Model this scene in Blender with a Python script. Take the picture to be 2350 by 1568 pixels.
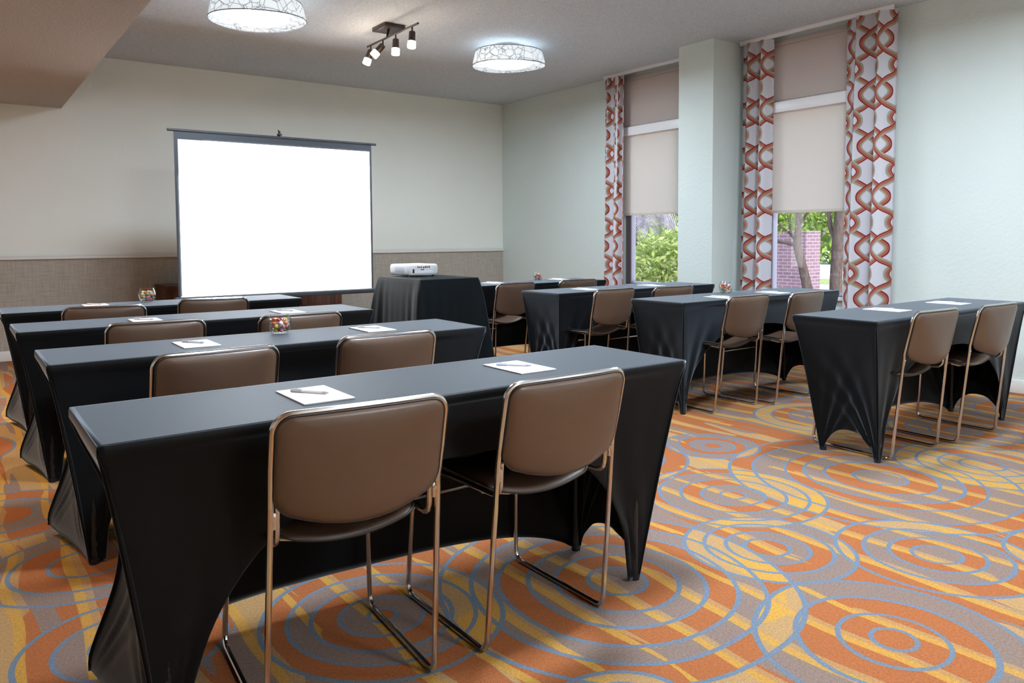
import bpy, bmesh, math, random
from mathutils import Vector, Matrix, Euler

# ------------------------------------------------------------------ scene, camera, light
S = bpy.context.scene
COL = S.collection
for o in list(bpy.data.objects):
    bpy.data.objects.remove(o)
PI = math.pi
sin, cos = math.sin, math.cos

cam_d = bpy.data.cameras.new('camera')
cam = bpy.data.objects.new('camera', cam_d)
COL.objects.link(cam)
S.camera = cam
CH, YAW, PITCH, ROLL, FPX, CY = 1.17402893, 0.632586906, -0.0578156391, -0.00585078709, 1751.46871, 646.701626
fw = Vector((sin(YAW) * cos(PITCH), cos(YAW) * cos(PITCH), sin(PITCH)))
rt = Vector((cos(YAW), -sin(YAW), 0))
up = rt.cross(fw)
rt2 = rt * cos(ROLL) + up * sin(ROLL)
up2 = up * cos(ROLL) - rt * sin(ROLL)
M = Matrix((rt2, up2, -fw)).transposed().to_4x4()
M.translation = Vector((0, 0, CH))
cam.matrix_world = M
cam_d.sensor_width = 36.0
cam_d.lens = FPX * 36.0 / 2350.0
cam_d.shift_y = -(784.0 - CY) / 2350.0
cam_d.clip_start = 0.05
cam_d.clip_end = 300

S.view_settings.view_transform = 'Standard'
S.view_settings.look = 'None'
S.view_settings.gamma = 1
S.view_settings.use_curve_mapping = False
S.view_settings.exposure = 0.13
try:
    S.cycles.adaptive_threshold = 0.04
    S.cycles.max_bounces = 7
    S.cycles.diffuse_bounces = 4
    S.cycles.glossy_bounces = 4
    S.cycles.transmission_bounces = 8
    S.cycles.transparent_max_bounces = 12
    S.cycles.caustics_reflective = False
    S.cycles.caustics_refractive = False
    S.cycles.sample_clamp_indirect = 6.0
except Exception:
    pass

SKY_STRENGTH = 0.40
LAMP_EMIT = 106.0
SHADE_EMIT = 0.44
TRACK_EMIT = 34.0
W = bpy.data.worlds.new('sky')
S.world = W
W.use_nodes = True
nt = W.node_tree
nt.nodes.clear()
wo = nt.nodes.new('ShaderNodeOutputWorld')
wb = nt.nodes.new('ShaderNodeBackground')
sk = nt.nodes.new('ShaderNodeTexSky')
sk.sky_type = 'NISHITA'
sk.sun_disc = False
sk.sun_elevation = math.radians(52)
sk.sun_rotation = math.radians(195)
sk.air_density = 1.0
sk.dust_density = 2.5
nt.links.new(sk.outputs[0], wb.inputs[0])
wb.inputs[1].default_value = SKY_STRENGTH
nt.links.new(wb.outputs[0], wo.inputs[0])


def add_light(name, kind, loc, energy, color, **kw):
    d = bpy.data.lights.new(name, kind)
    d.energy = energy
    d.color = color
    for k, v in kw.items():
        setattr(d, k, v)
    o = bpy.data.objects.new(name, d)
    o.location = loc
    COL.objects.link(o)
    return o


sun = add_light('sun', 'SUN', (8, -10, 20), 3.6, (1.0, 0.97, 0.93), angle=math.radians(0.8))
sun.rotation_euler = Vector((0.18, 0.6, -0.78)).to_track_quat('-Z', 'Y').to_euler()
# warm recessed downlights in the low soffit on the left, just outside the frame
WARM = (1.0, 0.78, 0.56)
for wx, wy, we in ((-0.55, 6.6, 130), (-0.55, 4.9, 120), (-0.6, 2.6, 40)):
    add_light('soffit_downlight', 'SPOT', (wx, wy, 2.44), we, WARM, spot_size=math.radians(112), spot_blend=0.8,
              shadow_soft_size=0.06)

# extra fill lights added below the unseen lamps, over and behind the camera
for wx, wy, we, wc in ((1.955, 2.1, 44, (0.74, 0.87, 1.0)), (4.43, 2.2, 12, (0.74, 0.87, 1.0)), (1.955, -1.2, 28, (1.0, 0.82, 0.62)), (4.43, -1.2, 10, (0.74, 0.87, 1.0))):
    a_ = add_light('added_fill_light', 'AREA', (wx, wy, 2.81), we, wc, shape='DISK', size=0.55)
# ------------------------------------------------------------------ helpers


def col(*c):
    """sRGB 0-255 to linear"""
    r = []
    for v in c:
        v = v / 255.0
        r.append(v / 12.92 if v <= 0.04045 else ((v + 0.055) / 1.055) ** 2.4)
    return (r[0], r[1], r[2], 1.0)


class NT:
    def __init__(s, name):
        s.m = bpy.data.materials.new(name)
        s.m.use_nodes = True
        s.t = s.m.node_tree
        s.t.nodes.clear()
        s.out = s.t.nodes.new('ShaderNodeOutputMaterial')

    def n(s, typ, **kw):
        nd = s.t.nodes.new('ShaderNode' + typ)
        for k, v in kw.items():
            setattr(nd, k, v)
        return nd

    def put(s, sock, v):
        if hasattr(v, 'node'):
            s.t.links.new(v, sock)
        elif v is not None:
            sock.default_value = v

    def math(s, op, a, b=None, c=None, clamp=False):
        nd = s.n('Math', operation=op)
        nd.use_clamp = clamp
        s.put(nd.inputs[0], a)
        if b is not None:
            s.put(nd.inputs[1], b)
        if c is not None:
            s.put(nd.inputs[2], c)
        return nd.outputs[0]

    def vmath(s, op, a, b=None, sc=None):
        nd = s.n('VectorMath', operation=op)
        s.put(nd.inputs[0], a)
        if b is not None:
            s.put(nd.inputs[1], b)
        if sc is not None:
            s.put(nd.inputs[3], sc)
        return nd.outputs['Value'] if op in ('DISTANCE', 'LENGTH', 'DOT_PRODUCT') else nd.outputs[0]

    def noise(s, vec, scale, detail=2, rough=0.5):
        nd = s.n('TexNoise')
        s.put(nd.inputs['Vector'], vec)
        nd.inputs['Scale'].default_value = scale
        nd.inputs['Detail'].default_value = detail
        nd.inputs['Roughness'].default_value = rough
        return nd.outputs[0]

    def mix(s, f, a, b, blend='MIX'):
        nd = s.n('Mix', data_type='RGBA', blend_type=blend)
        s.put(nd.inputs[0], f)
        s.put(nd.inputs[6], a)
        s.put(nd.inputs[7], b)
        return nd.outputs[2]

    def ramp(s, f, stops, interp='LINEAR'):
        nd = s.n('ValToRGB')
        cr = nd.color_ramp
        cr.interpolation = interp
        while len(cr.elements) < len(stops):
            cr.elements.new(0.5)
        for e, (p, c) in zip(cr.elements, stops):
            e.position = p
            e.color = c
        s.put(nd.inputs[0], f)
        return nd.outputs

    def pos(s):
        return s.n('NewGeometry').outputs['Position']

    def obj(s):
        return s.n('TexCoord').outputs['Object']

    def bump(s, h, strength=0.3, dist=0.01):
        nd = s.n('Bump')
        nd.inputs['Strength'].default_value = strength
        nd.inputs['Distance'].default_value = dist
        s.put(nd.inputs['Height'], h)
        return nd.outputs[0]

    def princ(s, base, rough=0.5, metal=0.0, normal=None, spec=0.5, **kw):
        nd = s.n('BsdfPrincipled')
        s.put(nd.inputs['Base Color'], base)
        s.put(nd.inputs['Roughness'], rough)
        nd.inputs['Metallic'].default_value = metal
        nd.inputs['Specular IOR Level'].default_value = spec
        for k, v in kw.items():
            s.put(nd.inputs[k.replace('_', ' ')], v)
        if normal is not None:
            s.put(nd.inputs['Normal'], normal)
        return nd.outputs[0]

    def done(s, shader):
        s.t.links.new(shader, s.out.inputs[0])
        return s.m


def simple(name, c, rough=0.5, metal=0.0, bump=None, var=0.0, spec=0.5, **kw):
    n = NT(name)
    base = c
    if var:
        f = n.noise(n.obj(), 40, 3)
        base = n.mix(f, tuple(x * (1 - var) for x in c[:3]) + (1,), tuple(min(1, x * (1 + var)) for x in c[:3]) + (1,))
    nm = None
    if bump:
        nm = n.bump(n.noise(n.obj(), bump[0], 3), bump[1], bump[2])
    return n.done(n.princ(base, rough, metal, nm, spec, **kw))


class MB:
    def __init__(s):
        s.v, s.f, s.uv = [], [], {}

    def add(s, vs, fs):
        b = len(s.v)
        s.v += [tuple(v) for v in vs]
        s.f += [tuple(i + b for i in f) for f in fs]
        return b

    def box(s, lo, hi, bev=0.0, seg=2):
        bm = bmesh.new()
        bmesh.ops.create_cube(bm, size=1)
        for v in bm.verts:
            v.co = Vector(((lo[i] + hi[i]) / 2 + v.co[i] * (hi[i] - lo[i])) for i in range(3))
        if bev:
            bmesh.ops.bevel(bm, geom=list(bm.edges), offset=bev, segments=seg, profile=0.5, affect='EDGES')
        bm.verts.index_update()
        s.add([v.co.copy() for v in bm.verts], [[v.index for v in f.verts] for f in bm.faces])
        bm.free()
        return s

    def tube(s, path, r, n=10, cap=True):
        P = [Vector(p) for p in path]
        rad = r if isinstance(r, (list, tuple)) else [r] * len(P)
        rings = []
        t0 = (P[1] - P[0]).normalized()
        a = Vector((0, 0, 1)) if abs(t0.z) < 0.9 else Vector((1, 0, 0))
        nrm = (a - t0 * a.dot(t0)).normalized()
        for i, p in enumerate(P):
            if i == 0:
                t = t0
            elif i == len(P) - 1:
                t = (P[i] - P[i - 1]).normalized()
            else:
                t = ((P[i] - P[i - 1]).normalized() + (P[i + 1] - P[i]).normalized()).normalized()
            nrm = (nrm - t * nrm.dot(t)).normalized()
            bn = t.cross(nrm)
            rings.append([p + (nrm * cos(2 * PI * k / n) + bn * sin(2 * PI * k / n)) * rad[i] for k in range(n)])
        vs = [v for rg in rings for v in rg]
        fs = []
        for i in range(len(P) - 1):
            for k in range(n):
                fs.append((i * n + k, i * n + (k + 1) % n, (i + 1) * n + (k + 1) % n, (i + 1) * n + k))
        if cap:
            fs.append(tuple(reversed(range(n))))
            fs.append(tuple((len(P) - 1) * n + k for k in range(n)))
        s.add(vs, fs)
        return s

    def lathe(s, prof, n=32, c=(0, 0, 0), sx=1, sy=1, mod=None):
        vs, fs = [], []
        for r, z in prof:
            for k in range(n):
                a = 2 * PI * k / n
                m = mod(a) if mod else 1
                vs.append((c[0] + r * m * cos(a) * sx, c[1] + r * m * sin(a) * sy, c[2] + z))
        for i in range(len(prof) - 1):
            for k in range(n):
                fs.append((i * n + k, i * n + (k + 1) % n, (i + 1) * n + (k + 1) % n, (i + 1) * n + k))
        s.add(vs, fs)
        return s

    def grid(s, fn, nu, nv, uv=None):
        b = len(s.v)
        for j in range(nv + 1):
            for i in range(nu + 1):
                s.v.append(tuple(fn(i / nu, j / nv)))
                if uv:
                    s.uv[len(s.v) - 1] = uv(i / nu, j / nv)
        for j in range(nv):
            for i in range(nu):
                a = b + j * (nu + 1) + i
                s.f.append((a, a + 1, a + nu + 2, a + nu + 1))
        return s

    def xf(s, mat):
        s.v = [tuple(mat @ Vector(v)) for v in s.v]
        return s

    def build(s, name, mat, parent=None, smooth=35, loc=None, weld=False):
        me = bpy.data.meshes.new(name)
        me.from_pydata(s.v, [], s.f)
        if s.uv:
            ul = me.uv_layers.new(name='UVMap')
            for lp in me.loops:
                ul.data[lp.index].uv = s.uv[lp.vertex_index]
        if weld:
            bm = bmesh.new()
            bm.from_mesh(me)
            bmesh.ops.remove_doubles(bm, verts=list(bm.verts), dist=1e-5)
            bmesh.ops.recalc_face_normals(bm, faces=list(bm.faces))
            bm.to_mesh(me)
            bm.free()
        me.update()
        if smooth:
            me.shade_smooth()
            me.set_sharp_from_angle(angle=math.radians(smooth))
        if mat:
            me.materials.append(mat)
        o = bpy.data.objects.new(name, me)
        COL.objects.link(o)
        if parent:
            o.parent = parent
        if loc:
            o.location = loc
        return o


def tag(o, label=None, cat=None, group=None, kind=None):
    if label:
        o['label'] = label
    if cat:
        o['category'] = cat
    if group:
        o['group'] = group
    if kind:
        o['kind'] = kind
    return o


def empty(name, loc, rz=0.0, label=None, cat=None, group=None):
    o = bpy.data.objects.new(name, None)
    o.empty_display_size = 0.05
    COL.objects.link(o)
    o.location = loc
    o.rotation_euler = (0, 0, rz)
    return tag(o, label, cat, group)


def struct(o, label=None):
    return tag(o, label, None, None, 'structure')


def copy_tree(o, parent=None):
    c = o.copy()
    COL.objects.link(c)
    c.parent = parent
    for ch in list(o.children):
        copy_tree(ch, c)
    return c


def fillet(pts, rads, seg=7):
    """polyline with rounded corners"""
    P = [Vector(p) for p in pts]
    out = [P[0]]
    for i in range(1, len(P) - 1):
        r = rads[i - 1] if isinstance(rads, (list, tuple)) else rads
        a = (P[i - 1] - P[i])
        b = (P[i + 1] - P[i])
        ua, ub = a.normalized(), b.normalized()
        ang = ua.angle(ub)
        d = min(r / math.tan(ang / 2), a.length * 0.49, b.length * 0.49)
        p0, p1 = P[i] + ua * d, P[i] + ub * d
        for k in range(seg + 1):
            t = k / seg
            out.append((1 - t) ** 2 * p0 + 2 * t * (1 - t) * P[i] + t * t * p1)
    out.append(P[-1])
    return out


# ------------------------------------------------------------------ materials
ORANGE = col(177, 108, 66)
TAUPE = col(146, 125, 115)
TAN = col(188, 151, 104)
YELLOW = col(206, 158, 76)
BLUE = col(118, 134, 154)


def carpet_material():
    n = NT('carpet')
    p0 = n.pos()
    flat = n.vmath('MULTIPLY', p0, (1, 1, 0))
    nz = n.n('TexNoise')
    n.put(nz.inputs['Vector'], flat)
    nz.inputs['Scale'].default_value = 1.3
    nz.inputs['Detail'].default_value = 1.0
    wob = n.vmath('SCALE', n.vmath('SUBTRACT', nz.outputs['Color'], (0.5, 0.5, 0.5)), None, 0.075)
    p = n.vmath('MULTIPLY', n.vmath('ADD', flat, wob), (1, 1, 0))
    sep = n.n('SeparateXYZ')
    n.put(sep.inputs[0], p)
    # long stripes that run along the depth of the room
    nzw = n.noise(n.vmath('MULTIPLY', flat, (0.7, 0.9, 0)), 1.4, 1)
    xs = n.math('ADD', sep.outputs[0], n.math('MULTIPLY', nzw, 0.16))
    st = n.vmath('MULTIPLY', p, (1, 0.10, 0))
    s2 = n.noise(n.vmath('ADD', st, (7.3, 2.1, 0)), 11, 1, 0.5)
    s3 = n.noise(n.vmath('ADD', st, (3.1, 9.7, 0)), 5.2, 1, 0.5)
    gate = n.noise(n.vmath('MULTIPLY', p, (3.2, 0.9, 0)), 1.0, 1)
    stripe = n.math('FRACT', n.math('MULTIPLY', xs, 5.6))
    ys_ = n.math('MULTIPLY', n.math('LESS_THAN', stripe, 0.17), n.math('GREATER_THAN', gate, 0.40))
    ts_ = n.math('MULTIPLY', n.math('MULTIPLY', n.math('GREATER_THAN', stripe, 0.17), n.math('LESS_THAN', stripe, 0.30)),
                 n.math('GREATER_THAN', gate, 0.47))
    base = n.mix(n.math('GREATER_THAN', s3, 0.52), ORANGE, TAN)
    base = n.mix(n.math('GREATER_THAN', s2, 0.56), base, TAUPE)
    O, T, A, Y = ORANGE, TAUPE, TAN, YELLOW
    cl = [
        (1.782, 1.842, [.10, .21, .30, .40, .49, .60], [T, O, T, O, T, O]),
        (2.155, 1.080, [.063, .153, .266, .38], [O, O, O, T]),
        (2.445, 1.697, [.08, .15, .23, .306], [O, T, O, T]),
        (2.882, 1.290, [.083, .16, .245, .34], [T, O, T, O]),
        (3.59, 1.885, [.112, .245, .345, .435, .585, .70], [T, O, T, O, T, O]),
        (2.815, 2.158, [.055, .138, .228, .32, .392], [O, T, O, T, O]),
        (4.21, 1.69, [.10, .194, .30, .40], [O, T, O, A]),
        (0.36, 3.10, [.13, .25, .34], [O, O, T]),
        (0.358, 2.41, [.083, .175, .27], [O, T, O]),
        (0.114, 3.868, [.135, .228, .34], [O, T, O]),
        (1.043, 2.128, [.042, .128, .215, .288, .37], [O, T, O, T, O]),
        (1.30, 1.30, [.09, .19, .29, .40], [O, T, O, T]),
        (0.20, 1.75, [.09, .2, .31], [T, O, A]),
        (3.30, 0.95, [.08, .17, .27, .38], [O, O, T, O]),
        (3.75, 1.30, [.09, .18, .28, .37], [O, T, O, T]),
        (2.75, 2.95, [.1, .21, .33, .45], [T, O, T, O]),
        (3.40, 2.75, [.09, .2, .31, .42], [O, T, O, T]),
        (2.40, 2.55, [.08, .17, .28], [T, O, T]),
        (3.05, 3.75, [.1, .22, .35, .48], [O, T, O, T]),
        (2.45, 4.3, [.1, .22, .35], [O, T, O]),
        (4.85, 2.05, [.1, .2, .32, .43], [T, O, T, O]),
        (5.75, 2.0, [.1, .22, .34, .46], [O, T, O, T]),
        (5.0, 1.2, [.1, .22, .34, .46], [O, T, O, T]),
        (4.5, 2.75, [.1, .2, .31, .42], [O, T, O, A]),
        (5.6, 3.0, [.1, .22, .34], [T, O, T]),
        (4.9, 3.6, [.1, .22, .34, .44], [O, T, O, T]),
        (-0.25, 5.2, [.12, .25, .38, .5], [T, O, T, O]),
        (0.1, 6.3, [.12, .25, .38, .5], [O, T, O, T]),
        (-0.35, 2.9, [.1, .22, .34, .42], [O, T, O, T]),
        (-0.1, 4.55, [.08, .18, .28], [O, T, O]),
    ]
    done_ = cl[:11]
    for (cx, cy, rs, fills) in cl[11:]:
        lim = min(math.hypot(cx - c_[0], cy - c_[1]) - c_[2][-1] + .07 for c_ in done_)
        k_ = min(1.0, lim / rs[-1])
        if k_ > .35:
            done_.append((cx, cy, [r * k_ for r in rs], fills))
    cl = done_
    color = base
    lines = None
    cover = None
    for i, (cx, cy, rs, fills) in enumerate(cl):
        R = rs[-1] + 0.009
        d = n.math('DIVIDE', n.vmath('DISTANCE', p, (cx + 0.0, cy + 0.0, 0)), R)
        w = 0.0078
        stops = [(0.0, fills[0][:3] + (0,))]
        for k, r in enumerate(rs):
            stops.append(((r - w) / R, BLUE[:3] + (1,)))
            if k + 1 < len(rs):
                stops.append(((r + w) / R, fills[k + 1][:3] + (0,)))
        ro = n.ramp(d, stops, 'CONSTANT')
        m = n.math('LESS_THAN', d, 1.0)
        color = n.mix(m, color, ro[0])
        ln = n.math('MULTIPLY', ro[1], m)
        lines = ln if lines is None else n.math('MAXIMUM', lines, ln)
        cover = m if cover is None else n.math('ADD', cover, m)
    lens = n.mix(n.math('GREATER_THAN', n.noise(p, 3.0, 0), 0.53), TAN, YELLOW)
    color = n.mix(n.math('GREATER_THAN', cover, 1.5), color, lens)
    # yellow stripes also cross the rings
    color = n.mix(n.math('MULTIPLY', ts_, 0.75), color, TAN)
    color = n.mix(n.math('MULTIPLY', ys_, 0.9), color, YELLOW)
    color = n.mix(lines, color, BLUE)
    sp = n.noise(p0, 330, 2, 0.6)
    sp2 = n.noise(p0, 120, 2, 0.6)
    v = n.math('ADD', n.math('MULTIPLY', sp, 0.9), n.math('MULTIPLY', sp2, 0.5))
    color = n.mix(1.0, color, n.ramp(v, [(0.45, (0.50, 0.48, 0.48, 1)), (0.95, (1.10, 1.10, 1.10, 1))])[0], 'MULTIPLY')
    nm = n.bump(sp, 0.5, 0.006)
    return n.done(n.princ(color, 0.95, 0, nm, 0.1))


def wall_material(name, c, scale=55, strength=0.12):
    n = NT(name)
    p = n.pos()
    h = n.noise(p, scale, 4, 0.6)
    base = n.mix(n.noise(p, 1.3, 2), tuple(x * 0.97 for x in c[:3]) + (1,), tuple(min(1, x * 1.03) for x in c[:3]) + (1,))
    return n.done(n.princ(base, 0.75, 0, n.bump(h, strength, 0.012), 0.3))


def popcorn(name, c):
    n = NT(name)
    p = n.pos()
    h = n.noise(p, 70, 4, 0.7)
    f = n.ramp(h, [(0.35, tuple(x * 0.84 for x in c[:3]) + (1,)), (0.65, tuple(min(1, x * 1.1) for x in c[:3]) + (1,))])[0]
    return n.done(n.princ(f, 0.95, 0, n.bump(h, 0.55, 0.02), 0.1))


def wainscot_material():
    n = NT('linen_wallpaper')
    p = n.pos()
    a = n.noise(n.vmath('MULTIPLY', p, (160, 1, 5)), 1, 2, 0.6)
    b = n.noise(n.vmath('MULTIPLY', p, (6, 1, 170)), 1, 2, 0.6)
    f = n.math('MULTIPLY', n.math('ADD', a, b), 0.5)
    c = n.ramp(f, [(0.3, col(152, 144, 134)), (0.7, col(196, 188, 176))])[0]
    return n.done(n.princ(c, 0.8, 0, n.bump(f, 0.2, 0.004), 0.2))


def curtain_material():
    n = NT('curtain_print')
    uv = n.n('UVMap')
    sep = n.n('SeparateXYZ')
    n.put(sep.inputs[0], uv.outputs[0])
    u, v = sep.outputs[0], sep.outputs[1]
    PV, D, MEAN, AMP = 0.427, 0.27, 0.085, 0.135
    ph = n.math('MULTIPLY', v, 2 * PI / PV)
    sn, cs = n.math('SINE', ph), n.math('COSINE', ph)
    slope = n.math('MULTIPLY', sn, AMP * 2 * PI / PV)
    norm = n.math('SQRT', n.math('ADD', n.math('MULTIPLY', slope, slope), 1.0))
    WHITE = col(222, 222, 230)
    RED, ORG, TANC, OLV = col(142, 40, 44), col(176, 92, 72), col(172, 138, 112), col(168, 170, 160)
    color = WHITE
    for sgn in (1, -1):
        x_ = n.math('SUBTRACT', n.math('MULTIPLY', u, sgn), n.math('SUBTRACT', MEAN, n.math('MULTIPLY', cs, AMP)))
        w_ = n.math('SUBTRACT', n.math('MULTIPLY', n.math('FRACT', n.math('ADD', n.math('DIVIDE', x_, D), 0.5)), D), D / 2)
        d = n.math('DIVIDE', w_, norm)
        t = n.math('DIVIDE', n.math('ADD', d, 0.027), 0.050)
        ro = n.ramp(t, [(0.0, OLV[:3] + (1,)), (0.24, TANC[:3] + (1,)), (0.46, ORG[:3] + (1,)), (0.66, col(200, 140, 116)[:3] + (1,)),
                        (0.72, RED[:3] + (1,)), (0.97, WHITE[:3] + (1,))], 'CONSTANT')
        m = n.math('MULTIPLY', n.math('GREATER_THAN', t, 0.0), n.math('LESS_THAN', t, 0.97))
        color = n.mix(m, color, ro[0])
    weave = n.noise(uv.outputs[0], 500, 1)
    d = n.princ(color, 0.7, 0, n.bump(weave, 0.1, 0.002), 0.25, Sheen_Weight=0.1)
    tr = n.n('BsdfTranslucent')
    n.put(tr.inputs[0], color)
    mx = n.n('MixShader')
    mx.inputs[0].default_value = 0.22
    n.put(mx.inputs[1], d)
    n.put(mx.inputs[2], tr.outputs[0])
    return n.done(mx.outputs[0])


def translucent(name, c, amount, rough=0.8, weave=600, tcol=None):
    n = NT(name)
    p = n.obj()
    w = n.noise(p, weave, 1)
    base = n.mix(w, tuple(x * 0.93 for x in c[:3]) + (1,), c)
    d = n.princ(base, rough, 0, None, 0.2)
    tr = n.n('BsdfTranslucent')
    n.put(tr.inputs[0], tcol or base)
    mx = n.n('MixShader')
    mx.inputs[0].default_value = amount
    n.put(mx.inputs[1], d)
    n.put(mx.inputs[2], tr.outputs[0])
    return n.done(mx.outputs[0])


def thin_glass(name, tint=(1, 1, 1, 1), gloss=1.0, rough=0.0):
    n = NT(name)
    lw = n.n('LayerWeight')
    lw.inputs[0].default_value = 0.5
    fr = n.math('ADD', n.math('MULTIPLY', n.math('POWER', lw.outputs['Facing'], 4.0), 0.75), 0.045)
    t = n.n('BsdfTransparent')
    t.inputs[0].default_value = tint
    g = n.n('BsdfGlossy')
    g.inputs['Roughness'].default_value = rough
    mx = n.n('MixShader')
    n.put(mx.inputs[0], n.math('MULTIPLY', fr, gloss, clamp=True))
    n.put(mx.inputs[1], t.outputs[0])
    n.put(mx.inputs[2], g.outputs[0])
    return n.done(mx.outputs[0])


def emit(name, c, s):
    n = NT(name)
    e = n.n('Emission')
    e.inputs[0].default_value = c
    e.inputs[1].default_value = s
    return n.done(e.outputs[0])


def shade_material():
    """lit fabric drum shade with thin branching threads"""
    n = NT('lamp_shade_fabric')
    p = n.obj()
    vo = n.n('TexVoronoi', feature='DISTANCE_TO_EDGE')
    n.put(vo.inputs['Vector'], n.vmath('MULTIPLY', p, (1, 1, 1.0)))
    vo.inputs['Scale'].default_value = 13
    vo2 = n.n('TexVoronoi', feature='DISTANCE_TO_EDGE')
    n.put(vo2.inputs['Vector'], n.vmath('ADD', p, (3.3, 1.7, 0.4)))
    vo2.inputs['Scale'].default_value = 9
    l = n.math('MAXIMUM', n.math('LESS_THAN', vo.outputs[0], 0.030), n.math('LESS_THAN', vo2.outputs[0], 0.022))
    c = n.mix(l, (1, 1, 1, 1), col(140, 150, 158))
    d = n.princ(c, 0.6, 0, None, 0.2)
    tr = n.n('BsdfTranslucent')
    n.put(tr.inputs[0], c)
    mx = n.n('MixShader')
    mx.inputs[0].default_value = 0.10
    n.put(mx.inputs[1], d)
    n.put(mx.inputs[2], tr.outputs[0])
    e = n.n('Emission')
    n.put(e.inputs[0], n.mix(l, (0.86, 0.95, 1.0, 1), (0.32, 0.36, 0.40, 1)))
    e.inputs[1].default_value = SHADE_EMIT
    ad = n.n('AddShader')
    n.put(ad.inputs[0], mx.outputs[0])
    n.put(ad.inputs[1], e.outputs[0])
    return n.done(ad.outputs[0])


def spandex():
    n = NT('black_spandex')
    p = n.obj()
    w = n.noise(p, 900, 2, 0.7)
    return n.done(n.princ(col(8, 9, 10), 0.50, 0, None, 0.12, Sheen_Weight=0.52, Sheen_Roughness=0.38,
                          Sheen_Tint=(0.70, 0.82, 1.0, 1)))


def leaf_material(name, a, b, t=0.3):
    n = NT(name)
    f = n.noise(n.pos(), 6, 3)
    c = n.ramp(f, [(0.3, a), (0.7, b)])[0]
    d = n.princ(c, 0.55, 0, None, 0.3)
    tr = n.n('BsdfTranslucent')
    n.put(tr.inputs[0], c)
    mx = n.n('MixShader')
    mx.inputs[0].default_value = t
    n.put(mx.inputs[1], d)
    n.put(mx.inputs[2], tr.outputs[0])
    return n.done(mx.outputs[0])


def brick_material():
    n = NT('brick')
    br = n.n('TexBrick')
    p = n.pos()
    sp_ = n.n('SeparateXYZ')
    n.put(sp_.inputs[0], p)
    cb_ = n.n('CombineXYZ')
    n.put(cb_.inputs[0], n.math('ADD', sp_.outputs[0], sp_.outputs[1]))
    n.put(cb_.inputs[1], sp_.outputs[2])
    n.put(br.inputs['Vector'], cb_.outputs[0])
    br.inputs['Color1'].default_value = col(140, 118, 126)
    br.inputs['Color2'].default_value = col(124, 104, 116)
    br.inputs['Mortar'].default_value = col(164, 152, 162)
    br.inputs['Scale'].default_value = 1.0
    br.inputs['Brick Width'].default_value = 0.22
    br.inputs['Row Height'].default_value = 0.075
    br.inputs['Mortar Size'].default_value = 0.010
    return n.done(n.princ(br.outputs[0], 0.9, 0, None, 0.2))


def wood_material():
    n = NT('dark_cherry_wood')
    p = n.obj()
    f = n.noise(n.vmath('MULTIPLY', p, (14, 14, 1.2)), 3, 4, 0.6)
    c = n.ramp(f, [(0.3, col(58, 30, 20)), (0.7, col(104, 58, 38))])[0]
    return n.done(n.princ(c, 0.4, 0, None, 0.5))


def bark_material():
    n = NT('bark')
    p = n.pos()
    f = n.noise(n.vmath('MULTIPLY', p, (9, 9, 3)), 3, 4, 0.7)
    c = n.ramp(f, [(0.3, col(78, 70, 66)), (0.7, col(112, 102, 96))])[0]
    return n.done(n.princ(c, 0.95, 0, n.bump(f, 0.6, 0.03), 0.1))


M_CARPET = carpet_material()
M_BACK = wall_material('wall_cream', col(240, 242, 235))
M_RIGHT = wall_material('wall_mint', col(216, 226, 222), 38, 0.3)
M_CEIL = popcorn('popcorn_ceiling', col(218, 224, 231))
M_SOFFIT = popcorn('soffit_beige', col(198, 190, 184))
M_WAINS = wainscot_material()
M_TRIM = simple('white_trim', col(232, 232, 228), 0.4)
M_CLOTH = spandex()
M_DRAPE = simple('black_drape', col(14, 20, 24), 0.7, 0, (700, 0.1, 0.002), 0.1, 0.10, Sheen_Weight=0.02, Sheen_Roughness=0.4)
M_VINYL = simple('taupe_vinyl', col(90, 69, 55), 0.36, 0, (220, 0.06, 0.002), 0.05, 0.5)
M_PIPING = simple('dark_piping', col(40, 32, 28), 0.45)
M_CHROME = simple('chrome', (0.62, 0.60, 0.60, 1), 0.18, 1.0)
M_BLACK = simple('black_plastic', col(22, 22, 24), 0.45)
M_WOOD = wood_material()
M_PAPER = simple('white_paper', col(244, 244, 246), 0.7, 0, None, 0.01)
M_PENW = simple('white_pen_plastic', col(228, 228, 230), 0.3)
M_PENG = simple('grey_pen_rubber', col(196, 194, 200), 0.5)
M_PROJ = simple('projector_shell', col(226, 227, 232), 0.35, 0, None, 0.01)
M_PROJG = simple('projector_grey', col(178, 180, 186), 0.5)
M_SCREEN = simple('matte_screen_fabric', (0.94, 0.94, 0.94, 1), 0.9, 0, None, 0.005, 0.1)
M_SCRBLK = simple('screen_border', col(46, 52, 60), 0.5, 0, None, 0.05)
M_BRONZE = simple('dark_bronze', col(58, 46, 42), 0.4, 0.6, None, 0.1)
M_TRACKW = simple('white_track', col(238, 236, 238), 0.35)
M_FRAME = simple('window_frame_grey', col(120, 108, 112), 0.45, 0.2)
M_FRAMEB = simple('window_frame_pale', col(196, 200, 214), 0.4, 0.2)
M_GLASS = thin_glass('window_glass')
M_BOWL = thin_glass('bowl_glass', (0.97, 0.985, 0.98, 1), 1.6, 0.02)
M_CURT = curtain_material()
M_BLIND = translucent('blind_lower', col(240, 235, 226), 0.62)
M_BLINDU = translucent('blind_upper', col(214, 202, 194), 0.40)
M_LAMP = emit('lamp_diffuser', (0.76, 0.88, 1.0, 1), LAMP_EMIT)
M_SHADE = shade_material()
M_RIM = simple('lamp_rim_wire', col(120, 126, 132), 0.4, 0.5)
M_SPOT = emit('spot_glass_lit', (1.0, 0.80, 0.58, 1), TRACK_EMIT)
M_BRICK = brick_material()
M_BARK = bark_material()
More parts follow.
